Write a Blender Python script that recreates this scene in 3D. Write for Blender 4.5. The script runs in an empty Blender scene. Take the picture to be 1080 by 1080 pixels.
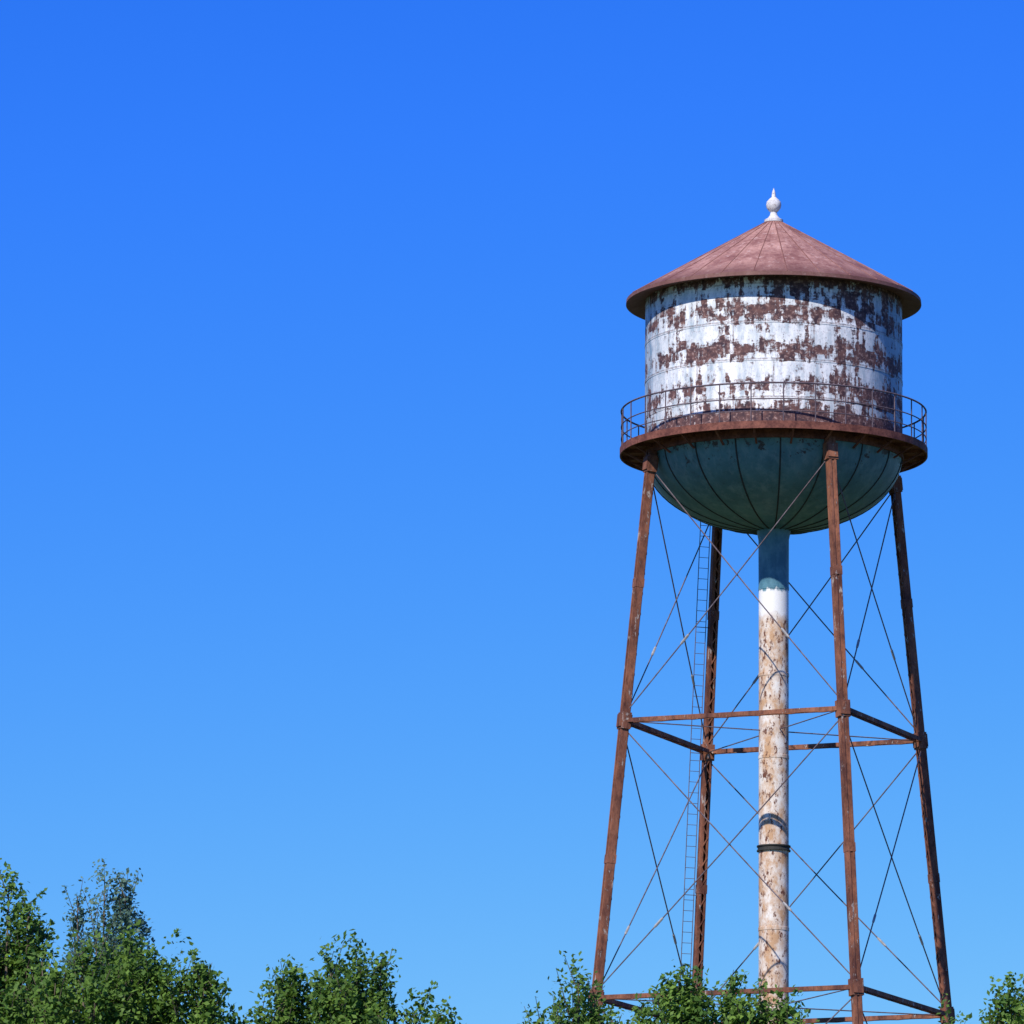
import bpy, bmesh, math, random
import numpy as np
from mathutils import Vector, Matrix
random.seed(7); rng=np.random.default_rng(11)
scene=bpy.context.scene
R=math.radians

# ---------------- node helper ----------------
class NT:
    def __init__(s,name,world=False):
        if world: s.m=bpy.data.worlds.new(name)
        else: s.m=bpy.data.materials.new(name)
        s.m.use_nodes=True; s.t=s.m.node_tree; s.n=s.t.nodes; s.l=s.t.links
        s.n.clear()
    def new(s,typ,ins=None,**kw):
        nd=s.n.new(typ)
        for k,v in kw.items(): setattr(nd,k,v)
        for k,v in (ins or {}).items():
            s.set(nd.inputs[k],v)
        return nd
    def set(s,sock,v):
        if isinstance(v,bpy.types.NodeSocket): s.l.new(v,sock)
        else: sock.default_value=v
    def math(s,op,a,b=0.0,c=0.0,clamp=False):
        return s.new('ShaderNodeMath',{0:a,1:b,2:c},operation=op,use_clamp=clamp).outputs[0]
    def noise(s,vec,scale,detail=5,rough=0.6):
        return s.new('ShaderNodeTexNoise',{'Vector':vec,'Scale':scale,'Detail':detail,'Roughness':rough}).outputs[0]
    def ramp(s,v,a,b,lo=0.0,hi=1.0):
        return s.new('ShaderNodeMapRange',{0:v,1:a,2:b,3:lo,4:hi}).outputs[0]
    def mix(s,f,a,b):
        nd=s.n.new('ShaderNodeMix'); nd.data_type='RGBA'
        s.set(nd.inputs[0],f)
        for i,v in ((6,a),(7,b)):
            if isinstance(v,tuple) and len(v)==3: v=(*v,1)
            s.set(nd.inputs[i],v)
        return nd.outputs[2]
    def scalev(s,vec,x,y,z):
        return s.new('ShaderNodeVectorMath',{0:vec,1:(x,y,z)},operation='MULTIPLY').outputs[0]
    def obj(s): return s.new('ShaderNodeTexCoord').outputs['Object']
    def out(s,col,rough=0.6,bump=None,bs=0.3,dist=0.02,metal=0.0,spec=0.3):
        p=s.new('ShaderNodeBsdfPrincipled',{'Base Color':col,'Roughness':rough,'Metallic':metal,'Specular IOR Level':spec})
        if bump is not None:
            b=s.new('ShaderNodeBump',{'Height':bump,'Strength':bs,'Distance':dist})
            s.l.new(b.outputs[0],p.inputs['Normal'])
        o=s.new('ShaderNodeOutputMaterial'); s.l.new(p.outputs[0],o.inputs[0]); return s.m

def mat_tank():
    t=NT('tank_peeling_paint'); o=t.obj()
    sp=t.new('ShaderNodeSeparateXYZ',{0:o}).outputs
    th=t.math('ARCTAN2',sp[0],t.math('MULTIPLY',sp[1],-1.0))
    u=t.math('MULTIPLY',th,4.08); v=sp[2]
    uv=t.new('ShaderNodeCombineXYZ',{0:u,1:v,2:0.0}).outputs[0]
    warp=t.new('ShaderNodeTexNoise',{'Vector':uv,'Scale':3.0,'Detail':4.0}).outputs[1]
    wv=t.new('ShaderNodeVectorMath',{0:warp,1:(.26,.20,0)},operation='MULTIPLY').outputs[0]
    uvw=t.new('ShaderNodeVectorMath',{0:uv,1:wv}).outputs[0]
    big=t.noise(uv,0.8,3,0.5)
    streak=t.noise(t.scalev(uv,5.5,1.1,1),1.0,4,0.7)
    hs=t.noise(t.scalev(uv,.9,3.2,1),1.0,4,0.7)
    fine=t.noise(uv,5.0,6,0.75)
    cell=t.new('ShaderNodeTexWhiteNoise',{'Vector':t.new('ShaderNodeVectorMath',{0:t.scalev(uvw,2.4,1.667,0)},operation='FLOOR').outputs[0]},noise_dimensions='2D').outputs[0]
    cell2=t.new('ShaderNodeTexWhiteNoise',{'Vector':t.new('ShaderNodeVectorMath',{0:t.scalev(uvw,6.3,3.333,0)},operation='FLOOR').outputs[0]},noise_dimensions='2D').outputs[0]
    row=t.math('SINE',t.math('MULTIPLY',t.math('SUBTRACT',v,43.25),2*math.pi/1.2))
    m=t.math('MULTIPLY',big,0.40)
    m=t.math('ADD',m,t.math('MULTIPLY',streak,0.58))
    m=t.math('ADD',m,t.math('MULTIPLY',hs,0.42))
    m=t.math('ADD',m,t.math('MULTIPLY',fine,0.65))
    m=t.math('ADD',m,t.math('MULTIPLY',cell,0.19))
    m=t.math('ADD',m,t.math('MULTIPLY',cell2,0.19))
    m=t.math('ADD',m,t.math('MULTIPLY',row,0.10))
    m=t.math('ADD',m,t.ramp(v,44.5,43.9,0,0.22))
    m=t.math('ADD',m,t.ramp(v,47.3,47.9,0,0.12))
    m=t.math('ADD',m,t.ramp(u,-3.5,1.5,-0.04,0.04))
    mask=t.ramp(m,1.215,1.30)
    brick=t.new('ShaderNodeTexBrick',{'Vector':uv,'Scale':1.0,'Mortar Size':0.03,'Brick Width':2.56,'Row Height':1.2,'Mortar Smooth':0.3})
    seam=t.math('MULTIPLY',brick.outputs['Fac'],t.ramp(fine,.4,.6,0.1,0.8))
    mask=t.math('MAXIMUM',mask,seam)
    rc=t.mix(t.ramp(t.noise(uv,4.0,5,0.7),.38,.62),(.05,.030,.040),(.17,.085,.075))
    rc=t.mix(t.ramp(t.noise(uv,8.0,4,.65),.54,.68),rc,(.38,.27,.25))
    bluegrey=t.math('ADD',t.ramp(t.noise(t.scalev(uv,2.6,.8,1),1.0,6,.72),.42,.68,0,.75),t.ramp(u,2.8,4.5,0,.75))  # mottled grey-blue staining, plus more grey-blue towards the right side
    bluegrey=t.math('ADD',bluegrey,t.ramp(u,-3.8,-5.2,0,.45))  # same grey-blue also rises towards the left side
    pc=t.mix(t.math('MINIMUM',bluegrey,0.9),(.88,.89,.90),(.16,.28,.37))
    pc=t.mix(t.ramp(t.noise(uv,11,4,.75),.54,.68,0,.75),pc,(.34,.27,.29))
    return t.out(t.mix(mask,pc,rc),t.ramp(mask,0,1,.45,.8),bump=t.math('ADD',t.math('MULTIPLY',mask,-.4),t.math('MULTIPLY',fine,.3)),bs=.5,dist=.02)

def mat_bowl():
    t=NT('bowl_green_paint'); o=t.obj()
    n=t.noise(o,.9,5,.6); n2=t.noise(t.scalev(o,3.5,3.5,.8),1.0,5,.7)
    c=t.mix(t.ramp(n,.3,.7),(.055,.145,.175),(.11,.245,.27))
    c=t.mix(t.ramp(n2,.48,.75,0,.65),c,(.24,.34,.35))
    c=t.mix(t.ramp(t.noise(o,5,5,.75),.55,.72,0,.5),c,(.03,.06,.07))
    sp=t.new('ShaderNodeSeparateXYZ',{0:o}).outputs
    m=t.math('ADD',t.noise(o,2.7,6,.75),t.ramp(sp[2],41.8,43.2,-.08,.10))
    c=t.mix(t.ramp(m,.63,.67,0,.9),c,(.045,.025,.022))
    return t.out(c,.5,bump=n2,bs=.3,dist=.03,spec=.3)

def mat_rust(name,a,b,fleck=None,fl=(.66,.72),sc=2.0,sz=1.0):
    t=NT(name); o=t.obj()
    ov=t.scalev(o,1,1,sz)
    n=t.noise(ov,sc,6,.7); f=t.noise(ov,sc*4.2,5,.75)
    c=t.mix(t.ramp(n,.35,.65),a,b)
    c=t.mix(t.ramp(f,.48,.68,0,.7),c,tuple(x*.4 for x in a))
    if fleck: c=t.mix(t.ramp(t.noise(ov,sc*2.1,6,.75),fl[0],fl[1],0,.9),c,fleck)
    return t.out(c,.75,bump=f,bs=.4,dist=.015,spec=.2)

def mat_roof():
    t=NT('roof_rust'); o=t.obj()
    sp=t.new('ShaderNodeSeparateXYZ',{0:o}).outputs
    a=t.math('ARCTAN2',sp[0],t.math('MULTIPLY',sp[1],-1.0))
    pan=t.new('ShaderNodeTexWhiteNoise',{'W':t.math('FLOOR',t.math('ADD',t.math('MULTIPLY',a,28/(2*math.pi)),-.4))},noise_dimensions='1D').outputs[0]
    n=t.noise(o,1.1,6,.7); f=t.noise(o,6.0,6,.75)
    st=t.noise(t.new('ShaderNodeCombineXYZ',{0:t.math('MULTIPLY',a,9.0),1:t.math('MULTIPLY',sp[2],.8),2:0.0}).outputs[0],1.0,5,.7)
    c=t.mix(t.ramp(n,.36,.62),(.25,.115,.10),(.52,.30,.25))
    c=t.mix(t.ramp(st,.48,.68,0,.6),c,(.20,.08,.07))
    c=t.mix(t.ramp(f,.52,.66,0,.7),c,(.14,.055,.05))
    c=t.mix(t.ramp(t.noise(o,4.5,5,.7),.56,.66,0,.6),c,(.62,.45,.41))
    c=t.mix(t.math('MULTIPLY',pan,.30),c,(.15,.06,.055))
    rim=t.math('ADD',sp[2],t.math('MULTIPLY',t.noise(o,1.5,4,.6),.5))
    c=t.mix(t.ramp(rim,49.05,48.55,0,.7),c,(.11,.045,.04))
    return t.out(c,.7,bump=f,bs=.4,dist=.03,spec=.25)

def mat_pipe():
    t=NT('riser_pipe_paint'); o=t.obj()
    sp=t.new('ShaderNodeSeparateXYZ',{0:o}).outputs
    n=t.noise(t.scalev(o,1,1,.6),2.6,6,.72); f=t.noise(t.scalev(o,1,1,.5),6.5,5,.75)
    white=t.mix(t.ramp(n,.38,.58),(.78,.74,.68),(.52,.32,.18))
    white=t.mix(t.ramp(f,.54,.60),white,(.15,.06,.035))
    white=t.mix(t.ramp(t.math('ADD',sp[2],t.math('MULTIPLY',n,1.2)),38.6,38.9),white,(.84,.84,.84))
    top=t.mix(t.ramp(n,.4,.65),(.06,.17,.24),(.13,.29,.36))
    e=t.math('ADD',sp[2],t.math('MULTIPLY',f,.5))
    c=t.mix(t.ramp(e,39.15,39.25),white,top)
    return t.out(c,.55,bump=f,bs=.3)

M_tank=mat_tank(); M_bowl=mat_bowl(); M_pipe=mat_pipe(); M_roof=mat_roof()
M_leg=mat_rust('leg_rust',(.09,.035,.028),(.34,.14,.08),(.48,.42,.38),(.59,.65),1.9,.40)
M_rod=mat_rust('rod_rust',(.10,.07,.08),(.20,.17,.19))
M_dark=mat_rust('seam_dark',(.03,.035,.035),(.05,.05,.045))
M_bal=mat_rust('balcony_rust',(.10,.035,.03),(.26,.10,.07),(.05,.03,.03),sc=2.6)
M_rail=mat_rust('rail_paint',(.09,.07,.09),(.17,.13,.15))
M_white=mat_rust('white_paint',(.58,.58,.60),(.76,.76,.76),(.30,.22,.2),(.56,.64),sc=4)
M_turn=mat_rust('galvanised_steel',(.30,.29,.29),(.45,.44,.43))
M_seam=mat_rust('roof_seam',(.17,.07,.06),(.32,.16,.13))
M_conc=mat_rust('concrete',(.28,.27,.25),(.38,.37,.35))

# ---------------- mesh helpers ----------------
def finish(bm,name,mat,parent=None,smooth=False,angle=None):
    me=bpy.data.meshes.new(name); bm.normal_update(); bm.to_mesh(me); bm.free()
    ob=bpy.data.objects.new(name,me); scene.collection.objects.link(ob)
    me.materials.append(mat)
    if smooth:
        me.polygons.foreach_set('use_smooth',[True]*len(me.polygons))
        if angle: me.set_sharp_from_angle(angle=R(angle))
    if parent: ob.parent=parent
    return ob
def revolve(bm,prof,segs=96):
    rings=[]
    for r,z in prof:
        if r<1e-4: rings.append([bm.verts.new((0,0,z))])
        else: rings.append([bm.verts.new((r*math.sin(2*math.pi*i/segs),-r*math.cos(2*math.pi*i/segs),z)) for i in range(segs)])
    for a,b in zip(rings,rings[1:]):
        for i in range(segs):
            j=(i+1)%segs
            if len(a)==1: bm.faces.new((a[0],b[j],b[i]))
            elif len(b)==1: bm.faces.new((a[i],a[j],b[0]))
            else: bm.faces.new((a[i],a[j],b[j],b[i]))
def tube(bm,pts,r,n=6,caps=True):
    pts=[Vector(p) for p in pts]; rings=[]
    rs=r if isinstance(r,(list,tuple)) else [r]*len(pts)
    for k,p in enumerate(pts):
        d=(pts[min(k+1,len(pts)-1)]-pts[max(k-1,0)]).normalized()
        a=d.cross(Vector((0,0,1)))
        if a.length<1e-3: a=Vector((1,0,0))
        a.normalize(); b=d.cross(a)
        rings.append([bm.verts.new(p+(a*math.cos(2*math.pi*i/n)+b*math.sin(2*math.pi*i/n))*rs[k]) for i in range(n)])
    for q,s in zip(rings,rings[1:]):
        for i in range(n): bm.faces.new((q[i],q[(i+1)%n],s[(i+1)%n],s[i]))
    if caps:
        bm.faces.new(rings[0][::-1]); bm.faces.new(rings[-1])
def beam(bm,p,q,w,h,up,off=(0,0)):
    """box from p to q; w along side axis, h along 'up' axis"""
    p=Vector(p); q=Vector(q); d=(q-p).normalized()
    up=Vector(up); side=d.cross(up).normalized(); up=side.cross(d).normalized()
    o=side*off[0]+up*off[1]
    vs=[]
    for base in (p,q):
        for sx,sy in ((-1,-1),(1,-1),(1,1),(-1,1)):
            vs.append(bm.verts.new(base+o+side*(sx*w/2)+up*(sy*h/2)))
    for f in ((3,2,1,0),(4,5,6,7),(0,1,5,4),(1,2,6,5),(2,3,7,6),(3,0,4,7)):
        bm.faces.new([vs[i] for i in f])

# ---------------- water tower ----------------
tower=bpy.data.objects.new('water_tower',None); scene.collection.objects.link(tower)
ZE=48.27; ZB=43.39; RT=4.06; RE=4.66; RB=4.80
# roof
bm=bmesh.new()
revolve(bm,[(0,50.93),(.22,50.90),(.30,50.80),(2.4,49.58),(RE-.25,48.40),(RE,48.25),(RE+.01,48.13),(RE-.05,48.13),(RE-.30,48.20),(RT-.1,48.24)])
finish(bm,'roof',M_roof,tower,True,35)
bm=bmesh.new()
for i in range(28):
    a=2*math.pi*(i+.4)/28; s,c=math.sin(a),-math.cos(a)
    tube(bm,[(s*r,c*r,z) for r,z in ((.3,50.80),(2.4,49.58),(RE-.25,48.40),(RE,48.25))],.016,5)
finish(bm,'roof_seams',M_seam,tower)
bm=bmesh.new()
revolve(bm,[(.30,50.82),(.30,50.90),(.20,50.95),(.12,51.05),(.10,51.15),(.15,51.19),(.22,51.28),(.24,51.39),(.22,51.49),(.15,51.57),(.07,51.64),(.05,51.80),(0,51.95)],24)
finish(bm,'finial',M_white,tower,True,40)
# tank wall
bm=bmesh.new()
revolve(bm,[(RT,48.26)]+[(RT,48.26-i*(48.26-ZB)/4) for i in range(1,5)]+[(RT,ZB-.1)],128)
bmesh.ops.reverse_faces(bm,faces=bm.faces)
finish(bm,'tank_wall',M_tank,tower,True)
bm=bmesh.new()
for z in (44.4,45.6,46.8):
    revolve(bm,[(RT,z+.05),(RT+.012,z+.05),(RT+.012,z-.05),(RT,z-.05)],128)
bmesh.ops.reverse_faces(bm,faces=bm.faces)
finish(bm,'tank_lap_seams',M_tank,tower)
# bowl
bm=bmesh.new()
BB=2.42
prof=[(RT*math.cos(t),ZB-.1-BB*math.sin(t)) for t in [math.pi/2*i/18 for i in range(18)]]
prof=[p for p in prof if p[0]>.45]+[(.45,ZB-.1-BB*.995)]
revolve(bm,prof,128); bmesh.ops.reverse_faces(bm,faces=bm.faces)
finish(bm,'bowl',M_bowl,tower,True)
bm=bmesh.new()
for i in range(18):
    a=2*math.pi*(i+.15)/18; s,c=math.sin(a),-math.cos(a)
    tube(bm,[(s*(r+.004),c*(r+.004),z) for r,z in prof],.026,5)
finish(bm,'bowl_seams',M_dark,tower)
# balcony deck with skirt
bm=bmesh.new()
revolve(bm,[(RT+.003,ZB+.06),(RB,ZB+.06),(RB+.05,ZB+.10),(RB+.05,ZB-.13),(RB,ZB-.13),(RB-.02,ZB),(RT+.003,ZB)],96)
bmesh.ops.recalc_face_normals(bm,faces=bm.faces)
finish(bm,'balcony_deck',M_bal,tower,True,30)
bm=bmesh.new()
for i in range(24):
    a=2*math.pi*(i+.5)/24; s,c=math.sin(a),-math.cos(a)
    beam(bm,(s*RT,c*RT,ZB-.45),(s*(RB-.03),c*(RB-.03),ZB-.06),.05,.06,(-c,s,0))
    beam(bm,(s*RT,c*RT,ZB-.06),(s*(RB-.03),c*(RB-.03),ZB-.06),.05,.10,(0,0,1))
revolve(bm,[(RT+.003,ZB-.02),(RT+.05,ZB-.02),(RT+.05,ZB-.28),(RT+.003,ZB-.28)],96)
finish(bm,'balcony_brackets',M_bal,tower)
bm=bmesh.new()
NP=30
for i in range(NP):
    a=2*math.pi*(i+.3)/NP; s,c=math.sin(a),-math.cos(a)
    tube(bm,[(s*RB,c*RB,ZB+.08),(s*RB,c*RB,ZB+1.30)],.022,5)
for z,r in ((ZB+1.30,.030),(ZB+.80,.020),(ZB+.42,.018)):
    pts=[(RB*math.sin(2*math.pi*k/96),-RB*math.cos(2*math.pi*k/96),z) for k in range(97)]
    tube(bm,pts,r,5,False)
finish(bm,'balcony_railing',M_rail,tower)
# legs
def LR(z): return 4.2+(43.0-z)*.105
dirs={'front':(.416,-.909),'right':(.909,.416),'back':(-.416,.909),'left':(-.909,-.416)}
order=['front','right','back','left']
def LP(k,z): d=dirs[k]; return Vector((d[0]*LR(z),d[1]*LR(z),z))
rings=[34.54,25.88,17.22,8.56]
for k in order:
    bm=bmesh.new(); d=Vector((*dirs[k],0)); s=Vector((-d.y,d.x,0))
    top=LP(k,43.15); bot=LP(k,.55)
    W=.25
    for sx in (-1,1):
        beam(bm,bot,top,.022,.22,d,off=(sx*W/2,0))
        for sy in (-1,1):
            beam(bm,bot,top,.075,.02,d,off=(sx*(W/2-.045),sy*.122))
    beam(bm,bot,top,.13,.012,d,off=(0,.100))
    # lacing on inner face
    z=.8; flip=1
    while z<42.9:
        p=LP(k,z)-d*.14+s*(.10*flip); q=LP(k,z+.32)-d*.14-s*(.10*flip)
        beam(bm,p,q,.04,.012,d); z+=.32; flip=-flip
    for zr in rings+[42.7]:
        beam(bm,LP(k,zr-.26),LP(k,zr+.26),.38,.30,d)
        beam(bm,LP(k,zr-.20),LP(k,zr+.20),.32,.38,d)
    for zr in [38.9,30.2,21.5,12.9,4.5]:
        beam(bm,LP(k,zr-.14),LP(k,zr+.14),.29,.28,d)
    finish(bm,'leg_'+k,M_leg,tower)
    bm=bmesh.new(); p=LP(k,0)
    bmesh.ops.create_cube(bm,size=1,matrix=Matrix.Translation((p.x,p.y,.2))@Matrix.Diagonal((1.5,1.5,.9,1)))
    bmesh.ops.create_cube(bm,size=1,matrix=Matrix.Translation((p.x,p.y,.60))@Matrix.Diagonal((.8,.8,.06,1)))
    bmesh.ops.bevel(bm,geom=bm.edges[:],offset=.03,segments=2,affect='EDGES')
    finish(bm,'footing_'+k,M_conc,tower)
# struts
bm=bmesh.new()
for zr in rings:
    for i in range(4):
        a=LP(order[i],zr); b=LP(order[(i+1)%4],zr); d=(b-a).normalized()
        a2=a+d*.15; b2=b-d*.15
        for sx in (-1,1):
            beam(bm,a2,b2,.025,.11,(0,0,1),off=(sx*.11,0))
            beam(bm,a2,b2,.05,.02,(0,0,1),off=(sx*.095,.066))
        n=int((b2-a2).length/.5); side=d.cross(Vector((0,0,1)))
        for j in range(n):
            f=1 if j%2 else -1
            p=a2+(b2-a2)*(j/n)+side*(.09*f); q=a2+(b2-a2)*((j+1)/n)-side*(.09*f)
            beam(bm,p-Vector((0,0,.062)),q-Vector((0,0,.062)),.035,.012,(0,0,1))
finish(bm,'struts',M_leg,tower)
# bracing rods
bm=bmesh.new(); tb=bmesh.new()
levels=[42.6]+rings+[.9]
for l in range(len(levels)-1):
    zt,zb=levels[l]-(.22 if l else 0),levels[l+1]+.22
    for i in range(4):
        A,B=order[i],order[(i+1)%4]
        for X,Y,sg in ((A,B,1),(B,A,-1)):
            p=LP(X,zt); q=LP(Y,zb)
            nrm=(LP(A,zt)-LP(B,zt)).cross(Vector((0,0,1))).normalized()*(.03*sg)
            p=p+nrm; q=q+nrm; mid=p+(q-p)*.5; mid.z-=.05
            tube(bm,[p,p+(q-p)*.25-Vector((0,0,.035)),mid,p+(q-p)*.75-Vector((0,0,.035)),q],.022,5)
            c=p+(q-p)*(.70+.06*rng.random())-Vector((0,0,.035))
            dd=(q-p).normalized()
            tube(tb,[c-dd*.2,c-dd*.15,c+dd*.15,c+dd*.2],[.026,.042,.042,.026],6)
for zr in rings:
    for k in order:
        d=Vector((*dirs[k],0))
        tube(bm,[d*.45+Vector((0,0,zr)),LP(k,zr)],.020,5)
finish(bm,'bracing_rods',M_rod,tower); finish(tb,'turnbuckles',M_turn,tower)
# riser pipe
bm=bmesh.new()
prof=[(.64,41.02),(.54,40.9),(.48,40.6),(.475,39.1)]
for z in (39.05,36.3,33.7,30.84,28.3,25.8,23,20,17,14,11,8,5,2):
    prof+= [(.47,z+.06),(.482,z+.05),(.482,z-.05),(.47,z-.06)]
prof+=[(.47,.7),(.8,.6),(.8,.0)]
revolve(bm,prof,40)
bmesh.ops.recalc_face_normals(bm,faces=bm.faces)
finish(bm,'riser_pipe',M_pipe,tower,True,40)
bm=bmesh.new()
revolve(bm,[(.473,30.92),(.53,30.92),(.53,30.88),(.50,30.86),(.50,30.80),(.53,30.78),(.53,30.74),(.473,30.74)],40)
bmesh.ops.recalc_face_normals(bm,faces=bm.faces)
finish(bm,'riser_coupling',M_dark,tower)
# ladder beside back leg
bm=bmesh.new()
d=Vector((*dirs['back'],0)); s=Vector((-d.y,d.x,0))
def LD(z,o): return LP('back',z)+s*(.42+o)+d*.0
tube(bm,[LD(.3,-.17),LD(44.6,-.17)],.014,5); tube(bm,[LD(.3,.17),LD(44.6,.17)],.014,5)
z=.6
while z<44.4:
    tube(bm,[LD(z,-.17),LD(z,.17)],.009,4); z+=.34
for z in [4,8.5,13,17.2,21.5,25.9,30,34.5,38.5,42]:
    beam(bm,LP('back',z),LD(z,.17),.03,.02,(0,0,1))
finish(bm,'ladder',M_rod,tower)

# ---------------- ground ----------------
t=NT('grass_ground'); o=t.obj()
c=t.mix(t.ramp(t.noise(o,.08,6,.7),.3,.7),(.04,.075,.02),(.09,.11,.035))
c=t.mix(t.ramp(t.noise(o,1.2,5,.7),.5,.75,0,.6),c,(.15,.13,.07))
mg=t.out(c,.95,bump=t.noise(o,3,5,.7),bs=.6,dist=.1)
bm=bmesh.new()
bmesh.ops.create_grid(bm,x_segments=60,y_segments=60,size=4000)
finish(bm,'ground',mg)

# ---------------- trees ----------------
def leafmat(name,dark,light,tl):
    t=NT(name)
    g=t.new('ShaderNodeNewGeometry').outputs['Random Per Island']
    o=t.obj(); n=t.noise(o,2.6,3,.6)
    f=t.math('ADD',t.math('MULTIPLY',g,.5),t.ramp(n,.38,.62,0,.55))
    c=t.mix(t.math('MINIMUM',f,1.0),dark,light)
    p=t.new('ShaderNodeBsdfPrincipled',{'Base Color':c,'Roughness':.55,'Specular IOR Level':.22})
    tr=t.new('ShaderNodeBsdfTranslucent',{'Color':t.mix(.5,c,tl)})
    m=t.new('ShaderNodeMixShader',{0:.38,1:p.outputs[0],2:tr.outputs[0]})
    oo=t.new('ShaderNodeOutputMaterial'); t.l.new(m.outputs[0],oo.inputs[0]); return t.m
L1=leafmat('leaves_green',(.025,.085,.018),(.20,.34,.06),(.20,.34,.03))
L2=leafmat('leaves_blue_green',(.05,.12,.09),(.17,.28,.20),(.12,.24,.1))
M_bark=mat_rust('bark',(.09,.075,.055),(.16,.135,.10),None,sc=6,sz=.4)

def make_tree(base,leaders,mat,crown_r=2.0,leaf=.055,dens=1.0,K=28,fat=1.0):
    """base (x,y); leaders list of (x,y,ztop,width)"""
    bx,by=base; ztop=max(l[2] for l in leaders); H=ztop
    par=bpy.data.objects.new('tree',None); scene.collection.objects.link(par); par.location=(bx,by,0)
    bm=bmesh.new()
    zf=H*.28
    trunk=[Vector((0,0,-.2)),Vector((.05,0,zf*.5)),Vector((-.05,.08,zf)),Vector((.05,0,H*.55))]
    tube(bm,trunk,[H*.022,H*.018,H*.015,H*.010],8)
    P=[];D=[]
    for li,(lx,ly,lz,w) in enumerate(leaders):
        w*=fat
        tip=Vector((lx-bx,ly-by,lz)); st=trunk[2].lerp(trunk[3],rng.random())
        mid=Vector((tip.x*.75,tip.y*.75,st.z+(lz-st.z)*.5))
        tube(bm,[st,st.lerp(mid,.55)+Vector((0,0,-.1)),mid,mid.lerp(tip,.6),tip-Vector((0,0,.15))],[.075,.06,.04,.02,.006],5)
        L=lz-mid.z
        subs=[(Vector((0,0,0)),1.0)]
        for _ in range(5):
            a=rng.random()*2*math.pi; r=w*(.5+.6*rng.random())
            subs.append((Vector((math.cos(a)*r,math.sin(a)*r,-(.12+.55*rng.random()))),.75))
        n=int(330*dens*(0.45+w))
        for q in range(n):
            so,sw=subs[q%6]
            f=rng.random()**1.25
            dep=f*L
            c=(tip+so).lerp(mid+so*.6,f)
            ww=w*sw*.8
            rad=ww*min(1.0,(dep/.9+.01)**.8)*(0.2+.95*rng.random()**.6)
            a=rng.random()*2*math.pi
            p=c+Vector((math.cos(a)*rad,math.sin(a)*rad,rng.normal()*.06))
            dr=Vector((math.cos(a)*.7,math.sin(a)*.7,.5+rng.random()*1.1)).normalized()
            P.append(p-dr*.22);D.append((dr,.18+rng.random()*.25))
            if rng.random()<.4: tube(bm,[c-Vector((0,0,.22+rad*.4)),p-dr*.2,p+dr*.12],[.010,.006,.003],3,False)
        for so,sw in subs:
            for _ in range(2):
                c=tip+so-Vector((0,0,.25+.3*rng.random())); a=rng.random()*2*math.pi
                dr=Vector((math.cos(a)*.38,math.sin(a)*.38,1)).normalized(); ln=.30+.25*rng.random()
                tube(bm,[c,c+dr*ln*.5,c+dr*ln],[.009,.005,.003],3,False)
                P.append(c+dr*.08);D.append((dr,ln-.05))
    cx=np.mean([l[0]-bx for l in leaders]); cy=np.mean([l[1]-by for l in leaders])
    sx=max(crown_r,max(abs(l[0]-bx-cx) for l in leaders)*.9)
    zlow=min(l[2] for l in leaders)
    ch=(zlow-.40-H*.28)/2; cz=H*.28+ch
    for k in range(int(42*dens)):
        v=rng.normal(size=3); v/=np.linalg.norm(v); v*=.55+.45*rng.random()
        c=Vector((cx+v[0]*sx,cy+v[1]*crown_r,cz+v[2]*ch))
        tube(bm,[trunk[2].lerp(trunk[3],rng.random()),c*.5+Vector((0,0,cz*.4)),c],[.05,.03,.008],4,False)
        for _ in range(26):
            o=Vector(rng.normal(size=3)*.33); p=c+o
            dr=(o.normalized()*.7+Vector((0,0,.6))).normalized()
            P.append(p);D.append((dr,.25+rng.random()*.2))
    finish(bm,'trunk_and_limbs',M_bark,par,True)
    P=np.array([list(p) for p in P]); dirv=np.array([list(d[0]) for d in D]); ln=np.array([d[1] for d in D])
    N=len(P)*K
    s=np.repeat(P,K,0); dv=np.repeat(dirv,K,0); l=np.repeat(ln,K)
    tt=rng.random(N)
    spread=(.025+.055*(1-tt))[:,None]
    c=s+dv*(tt*l)[:,None]+rng.normal(size=(N,3))*spread
    nrm=rng.normal(size=(N,3))*.62+np.array([-.18,-.42,.6]); nrm/=np.linalg.norm(nrm,axis=1)[:,None]
    ax=rng.normal(size=(N,3))+dv*.8; ax-=nrm*(ax*nrm).sum(1)[:,None]; ax/=np.linalg.norm(ax,axis=1)[:,None]
    bx2=np.cross(nrm,ax)
    sz=(leaf*(.6+.7*rng.random(N)))[:,None]
    V=np.stack([c-ax*sz*.6,c+bx2*sz*.36-ax*sz*.05,c+ax*sz*.6-nrm*sz*.12,c-bx2*sz*.36-ax*sz*.05],1).reshape(-1,3)
    me=bpy.data.meshes.new('foliage')
    me.vertices.add(4*N); me.vertices.foreach_set('co',V.ravel().astype(np.float32))
    me.loops.add(4*N); me.loops.foreach_set('vertex_index',np.arange(4*N,dtype=np.int32))
    me.polygons.add(N); me.polygons.foreach_set('loop_start',np.arange(0,4*N,4,dtype=np.int32))
    me.update(calc_edges=True); me.validate()
    me.materials.append(mat)
    ob=bpy.data.objects.new('foliage',me); scene.collection.objects.link(ob); ob.parent=par
    return N

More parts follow.
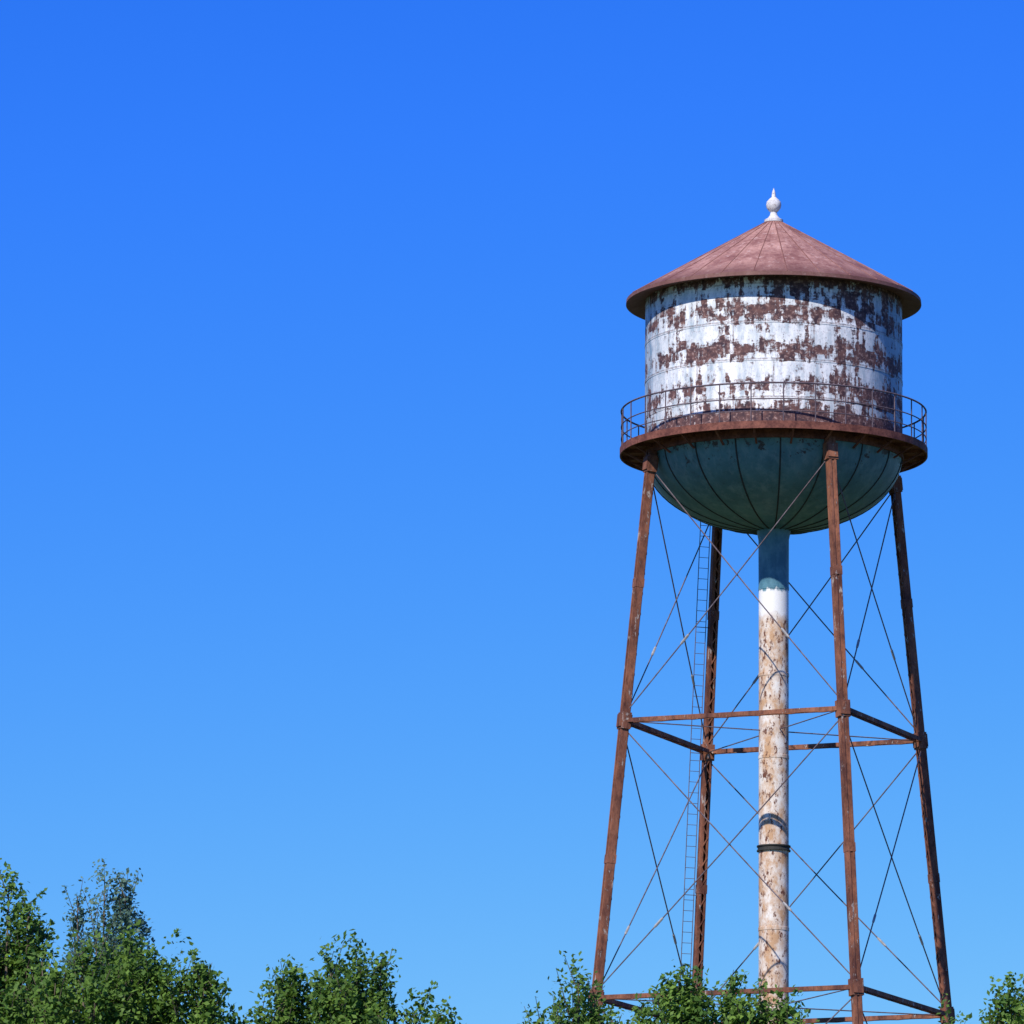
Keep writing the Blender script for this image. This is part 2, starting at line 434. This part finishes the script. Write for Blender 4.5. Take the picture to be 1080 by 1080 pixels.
tot=0
tot+=make_tree((-8.3,-145),[(-8.12,-145,11.30,.32),(-8.6,-145.3,11.1,.5),(-7.86,-144.6,10.65,.36),(-8.25,-144.2,10.7,.45),(-8.9,-145.5,11.0,.5)],L1,1.6)
tot+=make_tree((-9.0,-125),[(-9.36,-125,13.72,.28),(-8.98,-125.2,13.95,.28),(-8.66,-124.9,13.82,.28),(-9.05,-125.5,13.2,.35),(-8.55,-125.4,12.9,.32)],L2,1.5,.055,.48,20)
tot+=make_tree((-6.7,-147),[(-7.55,-147,10.28,.46),(-7.1,-147.3,10.25,.46),(-6.65,-146.8,10.38,.38),(-6.3,-147,10.05,.40),(-5.97,-147,10.20,.28),(-5.76,-147.1,9.88,.26),(-6.9,-146.4,10.1,.5),(-7.5,-146.2,10.0,.5)],L1,1.5)
tot+=make_tree((-4.7,-145),[(-5.42,-145,9.92,.24),(-5.2,-145.1,10.33,.20),(-4.95,-144.8,10.12,.32),(-4.68,-145.2,10.40,.24),(-4.40,-145,10.55,.26),(-4.15,-145.2,10.30,.28),(-3.8,-145,9.95,.26),(-3.5,-145.1,9.76,.20),(-4.5,-145.6,10.1,.38)],L1,1.3)
tot+=make_tree((-2.0,-143),[(-2.35,-143,10.2,.20),(-2.12,-143.2,10.50,.15),(-1.95,-142.9,10.35,.17),(-1.76,-143,10.12,.20),(-2.55,-143.1,9.95,.18)],L1,1.0,.055,.6,24)
tot+=make_tree((-.55,-146),[(-1.18,-146,9.98,.28),(-.80,-146.2,10.20,.34),(-.45,-145.8,10.18,.34),(-.12,-146,9.98,.28),(.12,-146,9.84,.22)],L1,1.3)
tot+=make_tree((2.4,-145),[(1.9,-145,9.80,.22),(2.38,-145.1,10.0,.22),(2.50,-144.9,10.15,.18),(2.70,-145.2,10.25,.26),(2.95,-145,10.0,.26)],L1,1.2,.055,.8,24)
print('leaves',tot)

# ---------------- light / sky ----------------
EL=42; AZ=26  # sun behind the camera, to its left
sv=Vector((-math.sin(R(AZ))*math.cos(R(EL)),-math.cos(R(AZ))*math.cos(R(EL)),math.sin(R(EL))))
sd=bpy.data.lights.new('sun','SUN'); sd.energy=5.0; sd.angle=R(.5); sd.color=(1,.93,.84)
so=bpy.data.objects.new('sun',sd); scene.collection.objects.link(so); so.rotation_euler=sv.to_track_quat('Z','Y').to_euler(); so.location=(-60,-120,90)
w=NT('World',True); scene.world=w.m
sky=w.new('ShaderNodeTexSky',sky_type='NISHITA',sun_disc=False,sun_elevation=R(EL),sun_rotation=R(180+AZ),altitude=0,air_density=1.0,dust_density=0.0,ozone_density=4.0)
# deepen the sky's saturation (polarised-looking blue) with a per-channel contrast grade
sc=w.new('ShaderNodeSeparateColor',{0:sky.outputs[0]}).outputs
def chan(x,mul,p,k,cap): return w.math('MULTIPLY',w.math('MINIMUM',w.math('MULTIPLY',w.math('POWER',w.math('MULTIPLY',x,mul*.12),p),k),cap),1/.12)
col=w.new('ShaderNodeCombineColor',{0:chan(sc[0],.40,2.5,9.8,.35),1:chan(sc[1],.80,1.6,1.12,.65),2:chan(sc[2],1.25,1.0,1.06,.97)}).outputs[0]
bg=w.new('ShaderNodeBackground',{'Color':col,'Strength':.12}); wo=w.new('ShaderNodeOutputWorld'); w.l.new(bg.outputs[0],wo.inputs[0])

# ---------------- camera ----------------
cd=bpy.data.cameras.new('camera'); cam=bpy.data.objects.new('camera',cd); scene.collection.objects.link(cam)
cam.location=(0,-220,1.6); cam.rotation_euler=(R(90+10.28),0,0)
cd.sensor_width=36; cd.lens=250; cd.shift_x=-276/1080; cd.clip_start=1; cd.clip_end=12000
scene.camera=cam
scene.view_settings.view_transform='Standard'; scene.view_settings.look='None'; scene.view_settings.exposure=0
